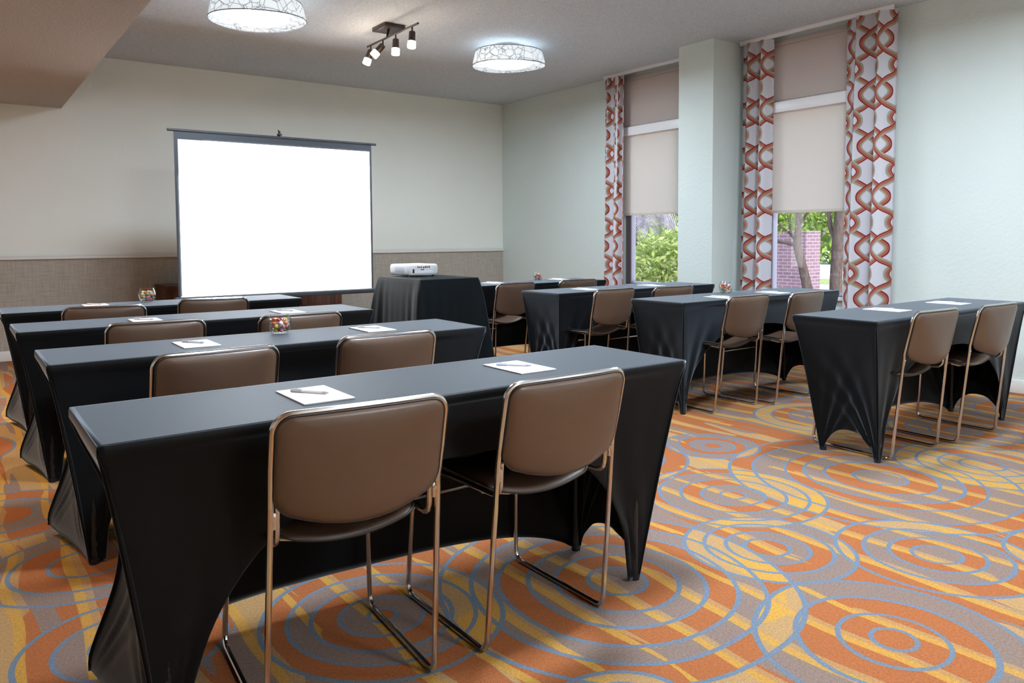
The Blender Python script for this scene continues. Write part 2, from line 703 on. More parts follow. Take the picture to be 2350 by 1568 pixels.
M_LEAF_L = leaf_material('leaf_light', col(150, 178, 92), col(206, 220, 150))
M_LEAF_M = leaf_material('leaf_mid', col(104, 140, 60), col(178, 204, 100))
M_PALM = leaf_material('palm_grey', col(120, 116, 128), col(190, 190, 200))
M_PAVE = simple('pale_paving', col(226, 226, 222), 0.9, 0, (30, 0.1, 0.01), 0.05)
M_GRASS = simple('lawn', col(150, 168, 104), 0.95, 0, (120, 0.5, 0.02), 0.2)
M_CURB = simple('pinkish_curb', col(206, 190, 194), 0.9, 0, None, 0.05)

# ------------------------------------------------------------------ room shell
H = 3.037
YB, XR, XL, YF = 8.853, 6.331, -2.6, -2.2
XS, ZS = 0.935, 2.487      # soffit edge and height
struct(MB().box((XL - .1, YF - .1, -.1), (XR + .12, YB + .1, 0)).build('floor', M_CARPET, None, 0),
       'patterned carpet of orange, taupe and tan with blue rings')
struct(MB().box((XS, YF - .1, H), (XR + .12, YB + .1, H + .1)).build('ceiling', M_CEIL, None, 0), 'white textured ceiling')
struct(MB().box((XL - .1, YF - .1, ZS), (XS, YB + .1, H + .1)).build('ceiling_soffit', M_SOFFIT, None, 0),
       'lower beige soffit along the left side')
struct(MB().box((XL - .1, YB, 0), (XR + .12, YB + .1, H)).build('wall_back', M_BACK, None, 0), 'cream back wall')
struct(MB().box((XL - .1, YF, 0), (XL, YB, H)).build('wall_left', M_BACK, None, 0))
struct(MB().box((XL - .1, YF - .1, 0), (XR + .12, YF, H)).build('wall_front', M_BACK, None, 0))
WIN = [(5.50, 6.42), (3.60, 4.50)]     # y ranges of the two windows
WZ0, WZ1 = 0.63, 2.95
wr = MB()
ys = [YF, WIN[1][0], WIN[1][1], WIN[0][0], WIN[0][1], YB]
for i in range(5):
    if i in (1, 3):
        wr.box((XR, ys[i], 0), (XR + .12, ys[i + 1], WZ0))
        wr.box((XR, ys[i], WZ1), (XR + .12, ys[i + 1], H))
    else:
        wr.box((XR, ys[i], 0), (XR + .12, ys[i + 1], H))
struct(wr.build('wall_right', M_RIGHT, None, 0), 'pale mint wall with two tall windows')
struct(MB().box((5.865, 4.763, 0), (XR, 5.188, H)).build('wall_pillar', M_RIGHT, None, 0), 'mint pillar between the windows')
struct(MB().box((XL, YB - .006, .1), (XR, YB, .99)).build('trim_wainscot', M_WAINS, None, 0), 'taupe linen wainscot')
cr = MB().box((XL, YB - .03, .985), (XR, YB, 1.012), .006)
cr.box((XL, YB - .018, 1.012), (XR, YB, 1.035), .005)
struct(cr.build('trim_chair_rail', M_TRIM), 'white chair rail')
struct(MB().box((XL, YB - .016, 0), (XR, YB, .1), .005).build('baseboard_back', M_TRIM))
struct(MB().box((XR - .016, YF, 0), (XR, 4.763, .1), .005).box((XR - .016, 5.188, 0), (XR, YB, .1), .005)
       .box((5.849, 4.747, 0), (5.865, 5.204, .1), .004).box((5.865, 4.747, 0), (XR - .016, 4.763, .1), .004)
       .build('baseboard_right', M_TRIM))

for wi, (y0, y1) in enumerate(WIN):
    we = empty('window_%d' % (wi + 1), (XR, (y0 + y1) / 2, WZ0))
    tag(we, ['far window beside the pillar', 'near window between printed curtains'][wi], None, None, 'structure')
    hw, hh = (y1 - y0) / 2, WZ1 - WZ0
    f = MB()
    fwid = .085 if wi == 0 else .055
    X0, X1 = .03, .09
    f.box((X0, -hw, 0), (X1, -hw + fwid, hh), .004)
    f.box((X0, hw - fwid, 0), (X1, hw, hh), .004)
    f.box((X0, -hw, hh - .05), (X1, hw, hh), .004)
    f.box((X0, -hw, 1.68), (X1, hw, 1.80), .004)
    f.build('window_frame', M_FRAME, we)
    g = MB()
    g.box((X0 - .008, -hw + fwid, .03), (X1, -hw + fwid + .018, 1.68), .003)
    g.box((X0 - .008, hw - fwid - .018, .03), (X1, hw - fwid, 1.68), .003)
    g.box((X0 - .008, -hw + fwid, 0), (X1, hw - fwid, .03), .003)
    g.build('sash', M_FRAMEB, we)
    MB().box((.055, -hw + fwid, .03), (.061, hw - fwid, 1.68)).build('lower_pane', M_GLASS, we, 0)
    MB().box((.055, -hw + fwid, 1.80), (.061, hw - fwid, hh - .05)).build('upper_pane', M_GLASS, we, 0)
    MB().box((-.05, -hw - .04, -.03), (.12, hw + .04, .0), .006).build('window_sill', M_TRIM, we)

# roller blinds: an upper and a lower one on each window
for wi, (y0, y1) in enumerate(WIN):
    yc, hw = (y0 + y1) / 2, (y1 - y0) / 2 + .045
    wn = ['far window beside the pillar', 'near window between two printed curtains'][wi]
    lo = empty('roller_blind', (XR - .045, yc, 2.42), 0, 'cream lower roller blind half drawn over the ' + wn, 'blind', 'lower roller blinds')
    MB().box((-.035, -hw, -.098), (.04, hw, 0), .006).build('cassette', M_TRACKW, lo)
    zb = 1.43 if wi == 0 else 1.40
    MB().box((.012, -hw + .01, zb - 2.42), (.0135, hw - .01, -.09)).build('fabric', M_BLIND, lo, 0)
    MB().box((.006, -hw + .01, zb - 2.42 - .012), (.020, hw - .01, zb - 2.42 + .012), .005).build('bottom_bar', M_BLIND, lo)
    hi = empty('roller_blind', (XR - .045, yc, 2.99), 0, 'taupe upper roller blind closed at the top of the ' + wn, 'blind', 'upper roller blinds')
    MB().box((.0, -hw, -.05), (.04, hw, 0), .006).build('cassette', M_BLINDU, hi)
    MB().box((.012, -hw + .01, -.565), (.0135, hw - .01, -.05)).build('fabric', M_BLINDU, hi, 0)
    MB().box((.006, -hw + .01, -.569), (.020, hw - .01, -.550), .005).build('bottom_bar', M_BLINDU, hi)

# curtain tracks and curtains
for (y0, y1, lb) in ((5.20, 6.61, 'white ceiling curtain track over the far window'),
                     (3.24, 4.70, 'white ceiling curtain track over the near window')):
    t = empty('curtain_track', (6.20, (y0 + y1) / 2, H), 0, lb, 'curtain track', 'curtain tracks')
    hl = (y1 - y0) / 2
    MB().box((-.014, -hl, -.036), (.014, hl, 0), .004).build('rail', M_TRACKW, t)
    for e in (-1, 1):
        MB().box((-.017, e * hl - .012, -.039), (.017, e * hl + .012, 0), .004).build('end_cap', M_TRACKW, t)


def curtain(y0, y1, label, nf, amp, u0, gather, flare=0.0, stretch=1.9):
    yc = (y0 + y1) / 2
    o = empty('curtain', (6.20, yc, 0), 0, label, 'curtain', 'printed curtains')
    wd = y1 - y0
    zt, zb = H - .045, 0.02

    def pt(i, j):
        z = zt + (zb - zt) * j
        a = amp * (0.75 + 0.35 * j)
        k = 1 + flare * j
        q = i + 0.018 * sin(2 * PI * i * 2 + j * 2)
        y = (0.5 - q) * wd * k
        x = a * sin(2 * PI * nf * i + 0.4) + 0.25 * a * sin(2 * PI * nf * 2.3 * i + 1 + j)
        if gather:
            y += gather * (1 - j) * (i - .5)
        return (x - .035 * j, y, z)
    c = MB()
    c.grid(pt, 96, 40, lambda i, j: (u0 + i * wd * stretch, (zt + (zb - zt) * j)))
    ob = c.build('panel', M_CURT, o, 80)
    hd = MB()
    hd.grid(lambda i, j: (lambda p: (p[0] - .003, p[1], H - .04 + (p[2] - zt) - .07 * j + .005))(pt(i, 0)), 96, 3,
            lambda i, j: (u0 + i * wd * stretch, zt - .07 * j))
    hd.build('heading_tape', M_CURT, o, 80)
    return o


c1 = curtain(6.275, 6.615, 'narrow printed curtain on the left of the far window, with a white wand', 2.6, .040, 0.02, 0)
MB().tube([(-.055, -.105, H - .05), (-.06, -.085, 1.70)], .006, 8).build('wand', M_TRACKW, c1)
curtain(4.365, 4.690, 'printed curtain between the pillar and the near window', 2.2, .045, 0.12, 0)
curtain(3.205, 3.635, 'widest printed curtain, on the right of the near window', 2.3, .050, 0.02, 0, -.02)

# ------------------------------------------------------------------ tables
TL, TW, TH = 1.83, 0.475, 0.743


def cover_mesh(in_l, in_r, fy, by, loose_bl, hfront, pf, seed):
    """stretch cover: flat top, four sides pulled down to the feet"""
    rnd = random.Random(seed)
    m = MB()
    hx, hy = TL / 2, TW / 2
    zt = TH - .026
    # top with a soft edge
    q_ = [(sx * (hx - k_), sy * (hy - k_), TH) for k_ in (.003, .014) for sx, sy in ((-1, -1), (1, -1), (1, 1), (-1, 1))]
    m.add(q_, [(4, 5, 6, 7), (0, 1, 5, 4), (1, 2, 6, 5), (2, 3, 7, 6), (3, 0, 4, 7)])
    feet = {'fl': Vector((-hx + in_l, -hy + fy, 0)), 'fr': Vector((hx - in_r, -hy + fy, 0)),
            'bl': Vector((-hx + in_l, -hy + by, 0)), 'br': Vector((hx - in_r, -hy + by, 0))}
    tops = {'fl': Vector((-hx, -hy, zt)), 'fr': Vector((hx, -hy, zt)), 'bl': Vector((-hx, hy, zt)), 'br': Vector((hx, hy, zt))}
    if loose_bl:
        feet['bl'] = Vector((-hx + .02, hy - .01, 0.035))

    def corner(k, v):
        """corner line from top corner to foot; slightly hollow"""
        a, b = tops[k], feet[k]
        e = v ** 0.86
        p = a.lerp(b, v)
        q = a.lerp(b, e)
        p.x, p.y = q.x, q.y
        if loose_bl and k == 'bl':
            p.x += .085 * math.sin(PI * min(1, v / .95)) ** 1.3
            p.y -= .05 * math.sin(PI * v)
        return p

    def panel(a, b, arch, outn, bow, p_, q_, foot_w, nu, nv, fold, dent):
        ph = rnd.random() * 6
        def fn(i, j):
            s = 2 * i - 1
            edge = (1 - foot_w)
            za = 0.0
            if abs(s) < edge:
                za = arch * (1 - (abs(s) / edge) ** p_) ** (1 / q_)
            J0 = .07
            if j < J0:
                q = j / J0
                P = tops[a].lerp(tops[b], i)
                P.z = TH - (TH - zt) * q
                if q == 0:
                    P.x -= .003 * (1 if P.x > 0 else -1) * (abs(P.x) > hx - .01)
                    P.y -= .003 * (1 if P.y > 0 else -1) * (abs(P.y) > hy - .01)
                elif q < .3:
                    P.z = TH - .003
                return P
            j = (j - J0) / (1 - J0)
            A, B = corner(a, j), corner(b, j)
            P = A.lerp(B, i)
            zfoot = feet[a].z * (1 - i) + feet[b].z * i
            zh = max(za, 0.004 + zfoot)
            P.z = zt + (zh - zt) * j
            P -= outn * .005 * min(1, j * 30)
            # bow of the hem outwards / panel hollow
            P += outn * (bow * (1 - s ** 4) * j ** 1.5 - dent * sin(PI * j) * (1 - s ** 2) ** 0.5)
            # folds that fan out from each foot
            for ft, sd in ((a, i), (b, 1 - i)):
                ln = (tops[b] - tops[a]).length
                du, dz = sd * ln, P.z + .02
                r = math.hypot(du, dz)
                an = math.atan2(dz, du)
                if 0.55 < an < 1.50 and r > .03:
                    w = sin(PI * (an - .55) / .95) ** 1.5 * min(1, r / .18) * min(1, du / .07) * max(0, 1 - r / .72)
                    P += outn * (fold * w * sin(an * 26 + ph + 3 * r))
            if j > .0 and j < .12:
                pass
            return P
        m.grid(fn, nu, nv)
    panel('fl', 'fr', hfront, Vector((0, -1, 0)), 0.0, pf, 2.0, .075 if loose_bl else .055, 110, 48, .013, .016)
    panel('br', 'bl', .105, Vector((0, 1, 0)), .07, 3.0, 1.6, .03, 96, 30, .012, .006)
    panel('fr', 'br', .14, Vector((1, 0, 0)), .0, 2.2, 1.6, .14, 56, 44, .009, .018)
    panel('bl', 'fl', .14 if not loose_bl else .035, Vector((-1, 0, 0)), .0, 2.2, 1.6, .14, 56, 44, .007 if loose_bl else .013, .02)
    return m, feet


def table(x0, y0, left, label, seed, in_l=.11, in_r=.19):
    o = empty('training_table', (x0 + TL / 2, y0 + TW / 2, 0), 0, label, 'table',
              'training tables in the left column' if left else 'training tables in the right column')
    m, feet = cover_mesh(in_l, in_r, .03, .36, left, .555 if left else .545, 3.0 if left else 2.6, seed)
    ob = m.build('stretch_cover', M_CLOTH, o, 75, weld=True)
    sol = ob.modifiers.new('cloth_thickness', 'SOLIDIFY')
    sol.thickness = .0025
    sol.offset = -1
    MB().box((-TL / 2 + .01, -TW / 2 + .01, TH - .028), (TL / 2 - .01, TW / 2 - .01, TH - .006), .003).build('tabletop', M_BLACK, o)
    for (sx, yy, kx) in ((-1, .03, in_l), (1, .03, in_r), (-1, .36, in_l), (1, .36, in_r)):
        fx = sx * (TL / 2 - kx - .018)
        fy = -TW / 2 + yy + (.012 if yy < .1 else -.012)
        lg = MB().tube([(fx, fy, 0), (fx, fy, .02)], .017, 12)
        lg.tube([(fx, fy, .02), (fx - sx * .0, fy, TH - .03)], .012, 10)
        lg.build('leg', M_BLACK, o)
    return o


LT = [(0.227, 1.778), (0.246, 3.045), (0.225, 4.229), (0.219, 5.387)]
RT = [(3.705, 1.981), (3.811, 3.318), (3.729, 4.478), (3.496, 5.649)]
ordw = ['nearest', 'second', 'third', 'farthest']
LN = ['nearest', 'second', 'third', 'farthest']
lt_lab = ['nearest black covered table in the left column, two taupe chairs in front',
          'second black covered table of the left column, a candy bowl at its middle',
          'third black covered table of the left column, no candy bowl on it',
          'farthest black covered table of the left column, below the screen']
rt_lab = ['nearest black covered table in the right column, by the right wall',
          'second black covered table of the right column, below the near window',
          'third black covered table of the right column, below the pillar',
          'farthest black covered table of the right column, behind the projector stand']
for i, (x, y) in enumerate(LT):
    table(x, y, True, lt_lab[i], 10 + i)
for i, (x, y) in enumerate(RT):
    table(x, y, False, rt_lab[i], 30 + i, (.10, .03, .03, .05)[i])

# ------------------------------------------------------------------ chairs
TR = .0080


def pad(cfun, outline, thick, puff=1.0, rings=(0, .35, .6, .78, .9, .97, 1.0)):
    """pillow: outline is a list of (a,b), cfun(a,b,t) -> point with offset t along the normal"""
    m = MB()
    n = len(outline)
    ca = sum(p[0] for p in outline) / n
    cb = sum(p[1] for p in outline) / n
    for side in (1, -1):
        b0 = len(m.v)
        for s in rings:
            t = thick * (1 - s ** 7) ** 0.5 if s < 1 else 0
            for (a, b) in outline:
                m.v.append(tuple(cfun(ca + (a - ca) * s, cb + (b - cb) * s, side * t * .5)))
        for r in range(len(rings) - 1):
            for k in range(n):
                q = (b0 + r * n + k, b0 + r * n + (k + 1) % n, b0 + (r + 1) * n + (k + 1) % n, b0 + (r + 1) * n + k)
                m.f.append(q if side > 0 else tuple(reversed(q)))
    return m


def rrect(w, h, r, seg=6, edge=10):
    pts = []
    cs = [(w / 2 - r, h / 2 - r, 0), (-w / 2 + r, h / 2 - r, PI / 2), (-w / 2 + r, -h / 2 + r, PI), (w / 2 - r, -h / 2 + r, 1.5 * PI)]
    for i, (cx, cy, a0) in enumerate(cs):
        arc = [(cx + r * cos(a0 + PI / 2 * k / seg), cy + r * sin(a0 + PI / 2 * k / seg)) for k in range(seg + 1)]
        pts += arc
        nx = cs[(i + 1) % 4]
        nxt = (nx[0] + r * cos(nx[2]), nx[1] + r * sin(nx[2]))
        for k in range(1, edge):
            t = k / edge
            pts.append((arc[-1][0] * (1 - t) + nxt[0] * t, arc[-1][1] * (1 - t) + nxt[1] * t))
    return pts


def make_chair():
    o = empty('stacking_chair', (0, 0, 0))
    ZK, YK, YT, ZT = .560, -.050, -.100, .782
    xk, xt, xf, xs = .213, .216, .222, .196

    def bowt(x, z):
        t = (z - .54) / (.785 - .54)
        return (.042 * (1 - t) + .006 * t) * max(0, 1 - (x / .21) ** 2)

    def hooppt(x, z):
        y = YK + (z - ZK) / (ZT - ZK) * (YT - YK)
        return Vector((x, y - bowt(x, z) if z > .7 else y, z))
    # chrome hoop round the back
    rr = .042
    raw = [(-xk, ZK)]
    pts = [(-xk, ZK), (-xt, .65), (-xt, ZT - rr)]
    for k in range(1, 8):
        a = PI - PI / 2 * k / 7
        pts.append((-xt + rr + rr * cos(a), ZT - rr + rr * sin(a)))
    for k in range(1, 12):
        pts.append((-xt + rr + (2 * xt - 2 * rr) * k / 12, ZT))
    for k in range(0, 8):
        a = PI / 2 - PI / 2 * k / 7
        pts.append((xt - rr + rr * cos(a), ZT - rr + rr * sin(a)))
    pts += [(xt, .65), (xk, ZK)]
    MB().tube([hooppt(x, z) for x, z in pts], TR, 10).build('back_frame', M_CHROME, o)
    # backrest pad
    zc, hh, ww = (.550 + .777) / 2, .777 - .550, .417

    def bp(a, b, t):
        z = zc + b
        k = (b + hh / 2) / hh
        z -= .046 * (1 - k) * (1 - (a / .205) ** 2)
        y = YK + (z - ZK) / (ZT - ZK) * (YT - YK) - bowt(a, z)
        return Vector((a, y - .009 - t, z))
    ol = rrect(ww, hh, .036)
    back = pad(bp, ol, .030).build('backrest', M_VINYL, o, 50, weld=True)
    pth = [bp(a, b, .0) for a, b in ol]
    pth.append(pth[0])
    MB().tube(pth, .0032, 6, False).build('piping', M_PIPING, back)
    # seat pad, dished
    sw, sd = .372, .430

    def sp(a, b, t):
        y = .222 + b
        k = 1 - (a / .19) ** 2
        front = max(0, (b - .12) / .1)
        z = .468 - .040 * k - .012 * front ** 2 * .5
        return Vector((a, y, z + t))
    seat = pad(sp, rrect(sw, sd, .045), .028).build('seat', M_VINYL, o, 50, weld=True)
    pth = [sp(a, b, .0) for a, b in rrect(sw, sd, .045)]
    pth.append(pth[0])
    MB().tube(pth, .004, 6, False).build('piping', M_PIPING, seat)
    # legs, runners and seat rails
    YFR = .452
    for sx in (-1, 1):
        p = fillet([(sx * xk, YK, ZK), (sx * xf, 0.0, TR), (sx * xf, YFR + .01, TR), (sx * .205, YFR - .02, .452), (sx * xs, -.032, .458),
                    (sx * xs, -.040, .555)], [.040, .040, .045, .040], 7)
        # indexes: 0 | 1-8 rear bend | 9-16 front bend | 17-24 top bend | 25-32 J bend | 33
        MB().tube(p[0:6], TR, 10).build('leg', M_CHROME, o)
        MB().tube(p[5:12], TR, 10).build('runner', M_CHROME, o)
        MB().tube(p[11:21], TR, 10).build('leg', M_CHROME, o)
        MB().tube(p[20:], TR, 10).build('seat_rail', M_CHROME, o)
        br = MB().box((min(sx * .199, sx * .213), -.050, .505), (max(sx * .199, sx * .213), -.038, .545), .002)
        br.tube([(sx * .206, -.054, .532), (sx * .206, -.049, .532)], .005, 8)
        br.build('bracket', M_CHROME, o)
    MB().tube([(-.207, YFR - .012, .325), (.207, YFR - .012, .325)], .006, 8).build('crossbar', M_CHROME, o)
    MB().tube([(-.196, .06, .448), (-.1, .06, .425), (.1, .06, .425), (.196, .06, .448)], .006, 8).build('seat_support', M_CHROME, o)
    return o


CHAIRS = [
    # centre x of the back, y of the back top, rotation, label
    (0.773, 1.640, -.07, 'taupe chair at the nearest left table, left seat, closest to the camera'),
    (1.392, 1.622, .0, 'taupe chair at the nearest left table, right seat'),
    (0.743, 2.753, .05, 'taupe chair at the second left table, left seat'),
    (1.430, 2.80, -.02, 'taupe chair at the second left table, right seat'),
    (0.774, 3.908, -.04, 'taupe chair at the third left table, left seat'),
    (1.457, 3.84, -.05, 'taupe chair at the third left table, right seat'),
    (0.713, 5.02, -.10, 'taupe chair at the farthest left table, left seat'),
    (1.383, 5.21, -.12, 'taupe chair at the farthest left table, right seat'),
    (4.116, 1.875, -.05, 'taupe chair at the nearest right table, left seat'),
    (4.730, 1.822, -.04, 'taupe chair at the nearest right table, right seat by the wall'),
    (4.243, 3.127, .0, 'taupe chair at the second right table, left seat'),
    (4.800, 3.055, .05, 'taupe chair at the second right table, right seat'),
    (4.030, 4.170, .05, 'taupe chair at the third right table, left seat'),
    (4.570, 4.075, -.05, 'taupe chair at the third right table, right seat'),
    (3.915, 5.27, .08, 'taupe chair at the farthest right table, left seat'),
    (4.650, 5.30, -.05, 'taupe chair at the farthest right table, right seat'),
]
proto = make_chair()
for i, (x, y, rz, lab) in enumerate(CHAIRS):
    c = proto if i == 0 else copy_tree(proto)
    c.rotation_euler = (0, 0, rz)
    off = Matrix.Rotation(rz, 3, 'Z') @ Vector((0, .105, 0))
    c.location = (x + off.x, y + off.y, 0)
    tag(c, lab, 'chair', 'taupe chairs at the left tables' if i < 8 else 'taupe chairs at the right tables')

# ------------------------------------------------------------------ notepads and pens
PADS = [
    (0.790, 2.000, .0, 1, 'nearest left table, left seat'),
    (1.500, 2.010, .0, 1, 'nearest left table, right seat'),
    (0.795, 3.285, .0, 1, 'second left table, left seat'),
    (1.595, 3.300, .0, 1, 'second left table, right seat'),
    (0.820, 4.420, .0, 1, 'third left table, left seat'),
    (1.585, 4.410, .0, 1, 'third left table, right seat'),
    (0.750, 5.650, .0, 1, 'farthest left table, left seat'),
    (4.335, 2.257, .0, 1, 'nearest right table, left seat'),
    (5.055, 2.243, .0, 1, 'nearest right table, right seat'),
    (4.365, 3.450, .0, 1, 'second right table, left seat'),
    (5.020, 3.500, .0, 1, 'second right table, right seat'),
    (4.200, 4.700, .0, 1, 'third right table, left seat'),
    (4.960, 4.690, .0, 1, 'third right table, right seat'),
    (4.140, 5.930, .0, 1, 'farthest right table, left seat'),
    (4.990, 5.990, .0, 1, 'farthest right table, right seat'),
]


def make_pen():
    o = empty('pen', (0, 0, 0))
    MB().tube([(-.05, 0, .0045), (.030, 0, .0045)], .0042, 10).build('barrel', M_PENW, o)
    g = MB().tube([(-.072, 0, .0045), (-.070, 0, .0045), (-.035, 0, .0045)], [.003, .0052, .0055], 10)
    g.box((-.062, -.002, .009), (-.036, .002, .0105), .0005)
    g.build('clip_end', M_PENG, o)
    MB().tube([(.030, 0, .0045), (.044, 0, .0045), (.050, 0, .0045)], [.0044, .0035, .0008], 10).build('tip', M_PENG, o)
    return o


pad0 = MB().box((-.071, -.108, 0), (.071, .108, .0035), .0006).build('notepad', M_PAPER)
pen0 = make_pen()
for i, (x, y, rz, hp, w) in enumerate(PADS):
    p = pad0 if i == 0 else pad0.copy()
    if i:
        COL.objects.link(p)
    p.location = (x, y, TH + .0005)
    p.rotation_euler = (0, 0, rz)
    tag(p, 'white notepad on the ' + w, 'notepad', 'white notepads on the black tables')
    q = pen0 if i == 0 else copy_tree(pen0)
    q.location = (x + .0, y + .01, TH + .0042)
    q.rotation_euler = (0, 0, -.95 + .1 * sin(i * 2.1))
    tag(q, 'white pen with grey ends on the notepad of the ' + w, 'pen', 'pens on the notepads')

# ------------------------------------------------------------------ candy bowls
BOWLS = [(1.194, 3.425, 'second left table', .050), (1.080, 5.760, 'farthest left table', .053),
         (4.735, 6.020, 'farthest right table', .048), (4.708, 3.690, 'second right table', .049)]
bp_out = [(.0, .0), (.030, .0), (.035, .002), (.045, .014), (.0515, .032), (.0535, .050), (.051, .068), (.045, .083), (.042, .091)]
bp_in = [(.040, .091), (.043, .082), (.0485, .067), (.051, .050), (.0490, .033), (.043, .017), (.034, .007), (.0, .006)]
bowl0 = MB().lathe(bp_out + bp_in, 32).build('candy_bowl', M_BOWL, None, 60, weld=True)
CAND = [('red', col(214, 40, 52)), ('pink', col(236, 130, 150)), ('orange', col(240, 132, 50)), ('yellow', col(240, 214, 84)),
        ('green', col(70, 150, 70)), ('white', col(240, 238, 236)), ('purple', col(110, 60, 110))]
CM = [simple('candy_' + n_, c_, 0.25) for n_, c_ in CAND]
WR = thin_glass('clear_wrapper', (0.95, 0.95, 0.97, 1), 2.2, 0.1)


def make_candy(k):
    o = empty('wrapped_candy', (0, 0, 0))
    m = MB()
    m.lathe([(.0001, -.0072), (.0065, -.0066), (.0100, -.003), (.0100, .003), (.0065, .0066), (.0001, .0072)], 12)
    m.build('sweet', CM[k], o, 80)
    w = MB()
    for s in (-1, 1):
        vs = [(s * .0095, 0, 0)]
        for q in range(5):
            a = -0.7 + 1.4 * q / 4
            vs.append((s * (.0095 + .0100 * cos(a)), .0115 * sin(a), .0020 * (-1) ** q))
        w.add(vs, [(0, q, q + 1) for q in range(1, 5)])
    w.build('wrapper', M_PAPER if k == 5 else CM[5], o, 0)
    return o


cproto = [make_candy(k) for k in range(len(CAND))]
cused = [False] * len(CAND)
rnd = random.Random(5)
for bi, (bx, by, bw, br_) in enumerate(BOWLS):
    b = bowl0 if bi == 0 else bowl0.copy()
    if bi:
        COL.objects.link(b)
    b.location = (bx, by, TH + .0005)
    sc_ = br_ / .052
    b.scale = (sc_, sc_, sc_ * 1.03)
    tag(b, 'round clear glass bowl of candies on the ' + bw, 'bowl', 'glass candy bowls')
    placed = []
    for lv, (zz, R_, cnt) in enumerate(((.017, .021, 4), (.034, .029, 7), (.051, .031, 7), (.067, .026, 6))):
        for q in range(cnt):
            a = 2 * PI * q / cnt + lv * .7
            rr_ = R_ if cnt > 1 else 0
            if cnt == 7 and q == 6:
                rr_ = 0.0
            a = 2 * PI * q / (6 if cnt == 7 else cnt) + lv * .7
            k = rnd.randrange(len(CAND))
            c = cproto[k] if not cused[k] else copy_tree(cproto[k])
            cused[k] = True
            c.location = (bx + rr_ * cos(a) * sc_, by + rr_ * sin(a) * sc_, TH + zz * sc_)
            c.rotation_euler = (rnd.uniform(-.5, .5), rnd.uniform(-.5, .5), rnd.uniform(0, 6.28))
            c.scale = (sc_,) * 3
            tag(c, '%s wrapped candy in the glass bowl on the %s' % (CAND[k][0], bw), 'candy',
                '%s candies in the bowl on the %s' % (CAND[k][0], bw))
for k in range(len(CAND)):
    if not cused[k]:
        for ch in list(cproto[k].children):
            bpy.data.objects.remove(ch)
        bpy.data.objects.remove(cproto[k])

# ------------------------------------------------------------------ projector stand and projector
PX0, PX1, PY0, PY1, PZ = 2.835, 3.362, 5.03, 5.74, .86
ps = empty('projector_stand', ((PX0 + PX1) / 2, (PY0 + PY1) / 2, 0), 0, 'tall narrow stand under a loose black cloth, holding the projector', 'table')
hx, hy = (PX1 - PX0) / 2, (PY1 - PY0) / 2


def drape():
    m = MB()
    per = []
    N = 200
    tot = 4 * (hx + hy)
    for k in range(N):
        s = k / N * tot
        seq = [((-hx, -hy), (1, 0), 2 * hx), ((hx, -hy), (0, 1), 2 * hy), ((hx, hy), (-1, 0), 2 * hx), ((-hx, hy), (0, -1), 2 * hy)]
        for (p, d, l) in seq:
            if s <= l + 1e-9:
                x, y = p[0] + d[0] * s, p[1] + d[1] * s
                nx, ny = d[1], -d[0]
                ce = min(s, l - s)
                per.append((x, y, nx, ny, ce, s, l, (p[0] + d[0] * (0 if s < l / 2 else l), p[1] + d[1] * (0 if s < l / 2 else l))))
                break
            s -= l
    nv = 22
    for j in range(nv + 1):
        t = j / nv
        for k, (x, y, nx, ny, ce, s, l, cn) in enumerate(per):
            cf = math.exp(-(ce / .075) ** 2)
            hem = .13 - .05 * cf
            z = PZ - .004 - (PZ - hem) * t
            drop = (PZ - z)
            cx, cy = (1 if cn[0] > 0 else -1) * .7071, (1 if cn[1] > 0 else -1) * .7071
            out = .012 * min(1, t * 6) + .030 * t
            rip = .010 * t * sin(ce * 62 + (k // 50) * 1.3) * math.exp(-(ce / .22) ** 2) * 1.6
            X = x + nx * (out + rip) + cx * cf * .11 * t ** 0.8
            Y = y + ny * (out + rip) + cy * cf * .11 * t ** 0.8
            m.v.append((X, Y, z))
    n = len(per)
    for j in range(nv):
        for k in range(n):
            m.f.append((j * n + k, (j + 1) * n + k, (j + 1) * n + (k + 1) % n, j * n + (k + 1) % n))
    c0 = len(m.v)
    m.v.append((0, 0, PZ))
    b2 = len(m.v)
    for (x, y, *_r) in per:
        m.v.append((x * .985, y * .985, PZ))
    for k in range(n):
        m.f.append((k, (k + 1) % n, b2 + (k + 1) % n, b2 + k))
        m.f.append((b2 + k, b2 + (k + 1) % n, c0))
    return m


drape().build('drape', M_DRAPE, ps, 60, weld=True)
MB().box((-hx + .01, -hy + .01, PZ - .03), (hx - .01, hy - .01, PZ - .006), .003).build('tabletop', M_BLACK, ps)
for sx in (-1, 1):
    for sy in (-1, 1):
        MB().tube([(sx * (hx - .06), sy * (hy - .06), 0), (sx * (hx - .06), sy * (hy - .06), PZ - .03)], .015, 10).build('leg', M_BLACK, ps)

pj = empty('projector', (3.085, 5.585, PZ + .001), .06, 'white projector with a row of black ports, on the draped stand', 'projector')
pj.scale = (1, 1.18, 1.22)
w2, d2, hz = .146, .13, .072


def proj_shell():
    m = MB()
    ol = rrect(2 * w2, 2 * d2, .025, 5, 6)
    prof = [(0.0, 0.93), (.006, .965), (.020, .99), (.045, 1.0), (.062, .985), (.070, .955), (.072, .90), (.0725, 0.0)]
    n = len(ol)
    for z, s in prof:
        for a, b in ol:
            m.v.append((a * s, b * s, .010 + z))
    for j in range(len(prof) - 1):
        for k in range(n):
            m.f.append((j * n + k, j * n + (k + 1) % n, (j + 1) * n + (k + 1) % n, (j + 1) * n + k))
    m.f.append(tuple(reversed(range(n))))
    return m


